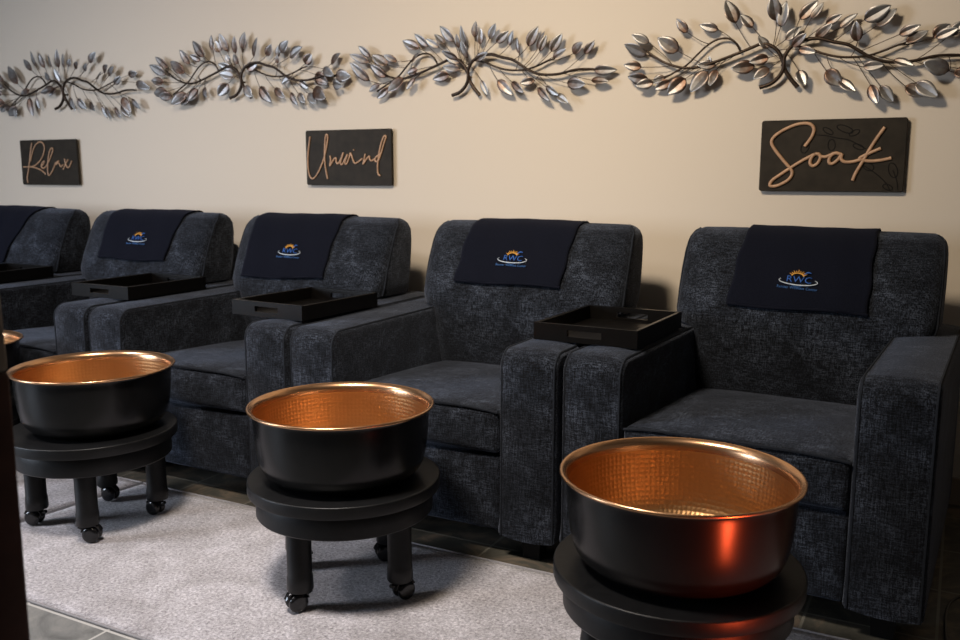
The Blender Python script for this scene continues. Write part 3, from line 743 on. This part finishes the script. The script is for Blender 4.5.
# ------------------------------------------------------------------ rugs
def make_rug(x0, x1, y0, y1, skew, lb):
    t = empty('rug', ((x0+x1)/2, (y0+y1)/2, FZ)); O = t.location.copy()
    bm = bmesh.new(); nx, ny = int((x1-x0)/.03), int((y1-y0)/.03)
    q = random.Random(3)
    def X(x, y): return x+skew*(y-y0)/(y1-y0)
    g = [[bm.verts.new((X(x0+(x1-x0)*i/nx, y0+(y1-y0)*j/ny)-O.x, y0+(y1-y0)*j/ny-O.y, .0075+(q.uniform(-.0012, .0008) if 0 < i < nx and 0 < j < ny else -.003))) for j in range(ny+1)] for i in range(nx+1)]
    for i in range(nx):
        for j in range(ny): bm.faces.new((g[i][j], g[i+1][j], g[i+1][j+1], g[i][j+1]))
    # closed underside
    rim = [g[i][0] for i in range(nx+1)]+[g[nx][j] for j in range(1, ny+1)]+[g[i][ny] for i in range(nx-1, -1, -1)]+[g[0][j] for j in range(ny-1, 0, -1)]
    low = [bm.verts.new((v.co.x, v.co.y, .0003)) for v in rim]
    for a in range(len(rim)):
        c = (a+1) % len(rim); bm.faces.new((rim[a], low[a], low[c], rim[c]))
    bm.faces.new(low)
    tag(obj('pile', bm, 'rug', t, angle=None), kind='stuff')
    bm = bmesh.new(); e = .004
    cs = [(X(x0-e, y0), y0-e), (X(x1+e, y0), y0-e), (X(x1+e, y1), y1+e), (X(x0-e, y1), y1+e)]
    cs = [Vector((a-O.x, b-O.y, .0035)) for a, b in cs]
    pts = []
    for a, c in zip(cs, cs[1:]+cs[:1]): pts += [a.lerp(c, k/10) for k in range(10)]
    tube(bm, pts, .0034, 8, closed=True); obj('edge_binding', bm, 'edge', t)
    return tag(t, lb, 'rug', 'plush rugs in front of the chairs')
make_rug(-1.535, 1.55, -1.760, -1.054, .085, 'long pale mauve grey plush rug under the middle and right stools')
make_rug(-3.6, -1.552, -1.760, -1.054, .085, 'pale grey plush rug at the left edge, beyond the seam under the left stool')

# ------------------------------------------------------------------ signs with script lettering
SW, SH, ST = .4228, .2213, .020
def quad_map(c):
    (x0, y0), (x1, y1), (x2, y2), (x3, y3) = c     # TL TR BR BL in crop pixels -> homography to the unit board
    import itertools
    # solve 8x8 by gaussian elimination
    A = []; Bv = []
    for (x, y), (u, v) in zip(c, ((0, 1), (1, 1), (1, 0), (0, 0))):
        A.append([x, y, 1, 0, 0, 0, -u*x, -u*y]); Bv.append(u)
        A.append([0, 0, 0, x, y, 1, -v*x, -v*y]); Bv.append(v)
    n = 8; Mx = [r+[b_] for r, b_ in zip(A, Bv)]
    for i in range(n):
        p = max(range(i, n), key=lambda r: abs(Mx[r][i])); Mx[i], Mx[p] = Mx[p], Mx[i]
        for r in range(n):
            if r != i:
                f = Mx[r][i]/Mx[i][i]; Mx[r] = [a-f*b_ for a, b_ in zip(Mx[r], Mx[i])]
    h = [Mx[i][n]/Mx[i][i] for i in range(n)]
    def f(p):
        w = h[6]*p[0]+h[7]*p[1]+1
        return ((h[0]*p[0]+h[1]*p[1]+h[2])/w-.5)*SW, ((h[3]*p[0]+h[4]*p[1]+h[5])/w-.5)*SH
    return f
def make_sign(loc, rot, word, corners, strokes, width, label, motif=None):
    t = empty('wall_sign', loc)
    t.rotation_euler = (0, rot, 0)
    bm = bmesh.new()
    # board with rounded corners
    r = .008; ol = []
    for cx, cz, a0 in ((SW/2-r, SH/2-r, 0), (-SW/2+r, SH/2-r, 90), (-SW/2+r, -SH/2+r, 180), (SW/2-r, -SH/2+r, 270)):
        ol += [(cx+r*cos(R(a0+15*k)), cz+r*sin(R(a0+15*k))) for k in range(7)]
    lay = []
    for y, ins in ((-.011, 0), (-ST+.0015, 0), (-ST, .0015)):
        lay.append([bm.verts.new((x*(1-ins/(SW/2)), y, z*(1-ins/(SH/2)))) for x, z in ol])
    n = len(ol)
    for A, B in zip(lay, lay[1:]):
        for i in range(n): bm.faces.new((A[i], A[(i+1) % n], B[(i+1) % n], B[i]))
    bm.faces.new(lay[0][::-1]); bm.faces.new(lay[-1])
    obj('board', bm, 'sign', t, smooth=False)
    bm = bmesh.new(); box(bm, -.10, .10, -.0112, 0, -.05, .05); obj('wall_mount', bm, 'sign', t, smooth=False)
    f = quad_map(corners)
    bm = bmesh.new()
    for st in strokes:
        pts = []
        for p in catmull([(p[0], p[1], 0) for p in st], 6):
            x, z = f((p.x, p.y)); pts.append((x, -ST-.0028, z))
        tube(bm, pts, width, 10, flat=((0, 1, 0), .8))
    lt = obj('lettering', bm, 'letter', t, angle=50); tag(lt, 'raised copper coloured script reading ' + word)
    if motif:
        bm = bmesh.new()
        for st in motif:
            pts = []
            for p in catmull([(p[0], p[1], 0) for p in st], 6):
                x, z = f((p.x, p.y)); pts.append((x, -ST-.0003, z))
            tube(bm, pts, .0016, 6, flat=((0, 1, 0), .5))
        mo = obj('leaf_motif', bm, 'motif', t); tag(mo, 'faint black leafy sprig printed on the board')
    return tag(t, label, 'sign', 'dark word signs on the wall')

def lf(cx, cy, l, w, a):
    a = R(a); pts = []
    for k in range(13):
        th = 2*pi*k/12; x = l/2*cos(th); y = w/2*sin(th)
        pts.append((cx+x*cos(a)-y*sin(a), cy+x*sin(a)+y*cos(a)))
    return pts
soak = [[(348, 248), (368, 222), (388, 190), (396, 155), (378, 130), (340, 125), (290, 135), (225, 166), (182, 200), (172, 230), (192, 268), (240, 328), (278, 372), (282, 400), (262, 428), (225, 450), (188, 462), (166, 456), (178, 430), (225, 396), (282, 358), (335, 325), (375, 303), (400, 290)],
        [(402, 288), (384, 310), (378, 338), (392, 353), (416, 340), (432, 310), (424, 290), (402, 288)], [(428, 300), (455, 304), (480, 296), (505, 284)],
        [(540, 290), (512, 284), (484, 304), (478, 332), (496, 340), (526, 318), (546, 290), (542, 314), (560, 330), (600, 330), (645, 318)],
        [(770, 146), (735, 195), (695, 258), (655, 330), (620, 390), (604, 430)], [(750, 258), (705, 278), (662, 298), (640, 314), (688, 326), (750, 322), (806, 310)]]
motif = [[(400, 185), (460, 190), (520, 203), (580, 213), (640, 244), (672, 262)], lf(490, 240, 60, 38, 90), lf(470, 165, 60, 26, 30), lf(560, 155, 90, 34, 20), lf(610, 175, 60, 26, -25), lf(632, 250, 60, 26, 20),
         [(650, 345), (690, 368), (740, 405), (780, 445), (800, 482)], lf(685, 355, 62, 40, 25), lf(815, 375, 80, 46, 75), lf(788, 465, 54, 28, 20), [(815, 375), (835, 430), (842, 480)], lf(350, 250, 70, 40, 110)]
unwind = [[(168, 132), (160, 200), (151, 290), (154, 395), (168, 450), (190, 470), (216, 450), (250, 390), (284, 300), (304, 205), (312, 135), (300, 116), (292, 150), (287, 260), (293, 370), (312, 470)],
          [(330, 286), (336, 318), (330, 368), (346, 342), (364, 312), (380, 306), (382, 334), (394, 350), (414, 325), (438, 262)], [(440, 260), (426, 305), (416, 346), (430, 354), (452, 316), (472, 276), (458, 320), (452, 346), (466, 350), (484, 310), (497, 262)],
          [(497, 262), (508, 290), (522, 330), (536, 346), (562, 334), (594, 308)], [(522, 236), (526, 242)], [(618, 270), (608, 318), (600, 352), (628, 312), (650, 290), (654, 314), (670, 325), (698, 308)],
          [(738, 272), (704, 298), (698, 328), (722, 326), (744, 272), (772, 178), (786, 134), (770, 130), (746, 190), (726, 290), (718, 370), (722, 428), (740, 446)]]
relax = [[(217, 92), (202, 220), (190, 330), (178, 430), (165, 500), (172, 566)], [(203, 310), (218, 240), (240, 165), (270, 112), (312, 82), (352, 98), (372, 150), (362, 220), (330, 290), (280, 345), (225, 374), (120, 378)],
         [(215, 378), (270, 390), (330, 415), (374, 448), (386, 468)], [(335, 365), (362, 342), (370, 312), (346, 328), (336, 370), (360, 394), (394, 366), (430, 300), (466, 210), (472, 165), (452, 160), (430, 210), (416, 300), (411, 400), (422, 476), (452, 454), (486, 385), (506, 326)],
         [(548, 306), (516, 326), (512, 350), (534, 330), (550, 340), (568, 374), (598, 350)], [(612, 282), (622, 330), (642, 380), (670, 374), (698, 306)], [(654, 290), (622, 350), (598, 408)]]
make_sign((.4754, 0, 1.0527), .0, 'Soak', [(118, 110), (892, 92), (868, 492), (105, 487)], soak, .0052, 'dark rectangular board with raised script word Soak, above the nearest armchair', motif)
make_sign((-1.357, 0, 1.0600), .0, 'Unwind', [(125, 85), (825, 65), (832, 525), (140, 520)], unwind, .0036, 'dark rectangular board with raised script word Unwind, left of centre on the wall')
make_sign((-3.177, 0, 1.0500), .0, 'Relax', [(60, 60), (740, 50), (780, 590), (105, 590)], relax, .0037, 'dark rectangular board with raised script word Relax, at the left of the wall')

# ------------------------------------------------------------------ metal leaf branches on the wall
WY = -.024
def leaf_mesh(L, W, bend):
    bm = bmesh.new(); n = 10; rows = []
    for i in range(n+1):
        t = i/n
        w = W/2*(sin(pi*t**.82)**.80)*(1-.12*t) if 0 < t < 1 else 0
        yc = bend*L*(t*t)                               # curls towards the viewer (-y)
        if w < 1e-5: rows.append([bm.verts.new((L*t, -yc, 0))])
        else: rows.append([bm.verts.new((L*t, -yc-.30*abs(s)*w, s*w)) for s in (-1, -.55, 0, .55, 1)])
    for A, B in zip(rows, rows[1:]):
        if len(A) == 1:
            for k in range(4): bm.faces.new((A[0], B[k+1], B[k]))
        elif len(B) == 1:
            for k in range(4): bm.faces.new((A[k], A[k+1], B[0]))
        else:
            for k in range(4): bm.faces.new((A[k], A[k+1], B[k+1], B[k]))
    return bm
def make_leaf_branch(leaves, seed, broad):
    t = empty('metal_leaf_branch', (0, 0, 0)); q = random.Random(seed)
    samples = []
    for nm, r0, r1 in (('rootL', .0068, .0040), ('rootR', .0068, .0036), ('loop', .0037, .0030), ('inner', .0040, .0030)):
        c = catmull([(x, 0, z) for x, z in BR[nm]], 6); N = len(c)
        yo = {'rootL': -.024, 'rootR': -.020, 'loop': -.014, 'inner': -.016}[nm]
        pts = [Vector((p.x, yo-.010*sin(pi*k/(N-1)), p.z)) for k, p in enumerate(c)]
        bm = bmesh.new(); tube(bm, pts, [r0+(r1-r0)*k/(N-1) for k in range(N)], 8); obj('branch', bm, 'branch', t, angle=60)
        samples += pts[6:]
    bm = bmesh.new(); tube(bm, [(.062, 0, .066), (.062, -.024, .066)], .004, 8); obj('wall_mount', bm, 'branch', t)
    for (bx, bz, tx, tz, w) in leaves:
        L_ = hypot(tx-bx, tz-bz); a = atan2(tz-bz, tx-bx)
        l = obj('leaf', leaf_mesh(L_*1.04, w*broad, q.uniform(-.02, .10)), 'leaf', t, angle=22)
        so = l.modifiers.new('thickness', 'SOLIDIFY'); so.thickness = .0009; so.offset = 0
        l.rotation_mode = 'ZXY'
        y = WY-q.uniform(0, .012)
        l.location = (bx, y, bz)
        l.rotation_euler = (q.gauss(0, .24), -a, q.uniform(-.10, .22)*(-1))
        # wire stem from the leaf base to a branch nearer the trunk
        B = Vector((bx, y, bz)); ux, uz = (bx-tx)/L_, (bz-tz)/L_
        tgt = B+Vector((ux*.05, 0, uz*.05)); tgt.x += (.065-bx)*.12
        s = min(samples, key=lambda p: (p.x-tgt.x)**2+(p.z-tgt.z)**2)
        mid = B.lerp(s, .5)+Vector((ux, 0, uz))*(s-B).length*.12
        bm = bmesh.new()
        inv = l.rotation_euler.to_matrix().inverted()
        tube(bm, [inv@(p-B) for p in catmull([B+Vector((-ux, 0, -uz))*.006, B, mid, s], 5)], .0012, 5)
        obj('stem', bm, 'branch', l, angle=None)
    return t
tree_data = [((.2548, 1.2658), LEAVES, 'metal leaf branch ornament on the wall, nearest, above the Soak sign'),
             ((-.8661, 1.2841), LEAVES3, 'metal leaf branch ornament on the wall, second from the right, right of the Unwind sign'),
             ((-1.9628, 1.3146), LEAVES2, 'metal leaf branch ornament on the wall, third from the right, left of the Unwind sign'),
             ((-3.0908, 1.3053), LEAVES1, 'metal leaf branch ornament on the wall above the Relax sign, farthest left')]
for k, ((x, z), lv, lb) in enumerate(tree_data):
    o = make_leaf_branch(lv, 5+k, 1.0 if k else 1.12)
    o.location = (x, 0, z)
    tag(o, lb, 'wall decoration', 'metal leaf branches along the wall')

# ------------------------------------------------------------------ post at the left edge, cord at the right
t = empty('wooden_post', (-.10, -2.44, FZ))
tag(t, 'dark reddish brown wooden post at the left edge, close to the camera', 'post')
def prism(bm, z0, z1, xr0, xr1, w=.05, d=.05):
    vs = []
    for z, xr in ((z0, xr0), (z1, xr1)):
        vs.append([bm.verts.new((x, y, z)) for x, y in ((xr-w, -d/2), (xr, -d/2), (xr, d/2), (xr-w, d/2))])
    A, B = vs
    for k in range(4): bm.faces.new((A[k], A[(k+1) % 4], B[(k+1) % 4], B[k]))
    bm.faces.new(A[::-1]); bm.faces.new(B)
    bmesh.ops.bevel(bm, geom=bm.edges[:], offset=.006, segments=3, affect='EDGES', profile=.5)
POST = (.056, .024)
bm = bmesh.new(); prism(bm, 0, .79, POST[0]-.038, POST[1]+.001); obj('shaft', bm, 'post', t, angle=50)
bm = bmesh.new(); prism(bm, .79, .90, POST[1], POST[1]-.004); obj('cap', bm, 'pad', t, angle=50); tag(t.children[-1], 'beige upper end of the post')

bm = bmesh.new()
tube(bm, catmull([(1.25, -.03, .02), (1.15, -.20, FZ+.004), (1.02, -.55, FZ+.004), (.955, -.66, FZ+.0035), (.915, -.70, FZ+.0035), (.892, -.76, FZ+.0035), (.886, -.86, FZ+.0035), (.895, -.98, FZ+.0035), (.93, -1.035, FZ+.0035), (1.10, -1.04, FZ+.0035), (1.5, -.95, FZ+.0035)], 8), .0032, 8)
tag(obj('power_cord', bm, 'cord'), 'thin black cord looping on the floor at the lower right, beside the nearest armchair', 'cord')

# ------------------------------------------------------------------ lights
def area(name, loc, target, size, power, col, sy=None):
    d = bpy.data.lights.new(name, 'AREA'); d.energy = power; d.color = col
    d.shape = 'RECTANGLE' if sy else 'DISK'; d.size = size
    if sy: d.size_y = sy
    o = bpy.data.objects.new(name, d); COL.objects.link(o); o.location = loc
    v = Vector(target)-Vector(loc); o.rotation_euler = v.to_track_quat('-Z', 'Y').to_euler()
    return o
area('ceiling_lamp_warm', (-.35, -2.1, 2.45), (-.30, -.2, .95), .5, 37, (1, .835, .625)).data.spread = R(120)
area('ceiling_lamp_cool', (-2.3, -2.6, 2.45), (-2.2, -.9, .2), .6, 24, (1, .95, .95)).data.spread = R(100)
area('window_daylight', (-4.3, -4.2, 1.25), (-2.0, -1.0, .35), 1.3, 54, (.74, .84, 1), 1.3).data.spread = R(120)
area('ceiling_lamp_rug', (-.45, -2.2, 2.45), (-.45, -1.62, 0), .4, 10, (.97, .95, .99)).data.spread = R(90)
area('red_lamp', (1.02, -1.86, .20), (.56, -1.60, .38), .07, .28, (1, .10, .03), .20).data.spread = R(34)
w = bpy.data.worlds.new('World'); S.world = w; w.use_nodes = True
w.node_tree.nodes['Background'].inputs['Color'].default_value = (.5, .5, .5, 1); w.node_tree.nodes['Background'].inputs['Strength'].default_value = .1

# ------------------------------------------------------------------ camera
cd = bpy.data.cameras.new('Camera'); cam = bpy.data.objects.new('Camera', cd); COL.objects.link(cam)
cd.sensor_width = 36; cd.lens = 904.585*36/960; cd.clip_start = .02
cam.location = (.8519, -3.0425, 1.0016)
cam.rotation_mode = 'XYZ'; cam.rotation_euler = (pi/2-.1619, 0, .4881)
cd.dof.use_dof = True; cd.dof.focus_distance = 2.15; cd.dof.aperture_fstop = cd.lens/1000/.006
S.camera = cam
vs = S.view_settings; S.display_settings.display_device = 'sRGB'
vs.view_transform = 'Standard'; vs.look = 'None'; vs.gamma = 1; vs.exposure = 0; vs.use_curve_mapping = False
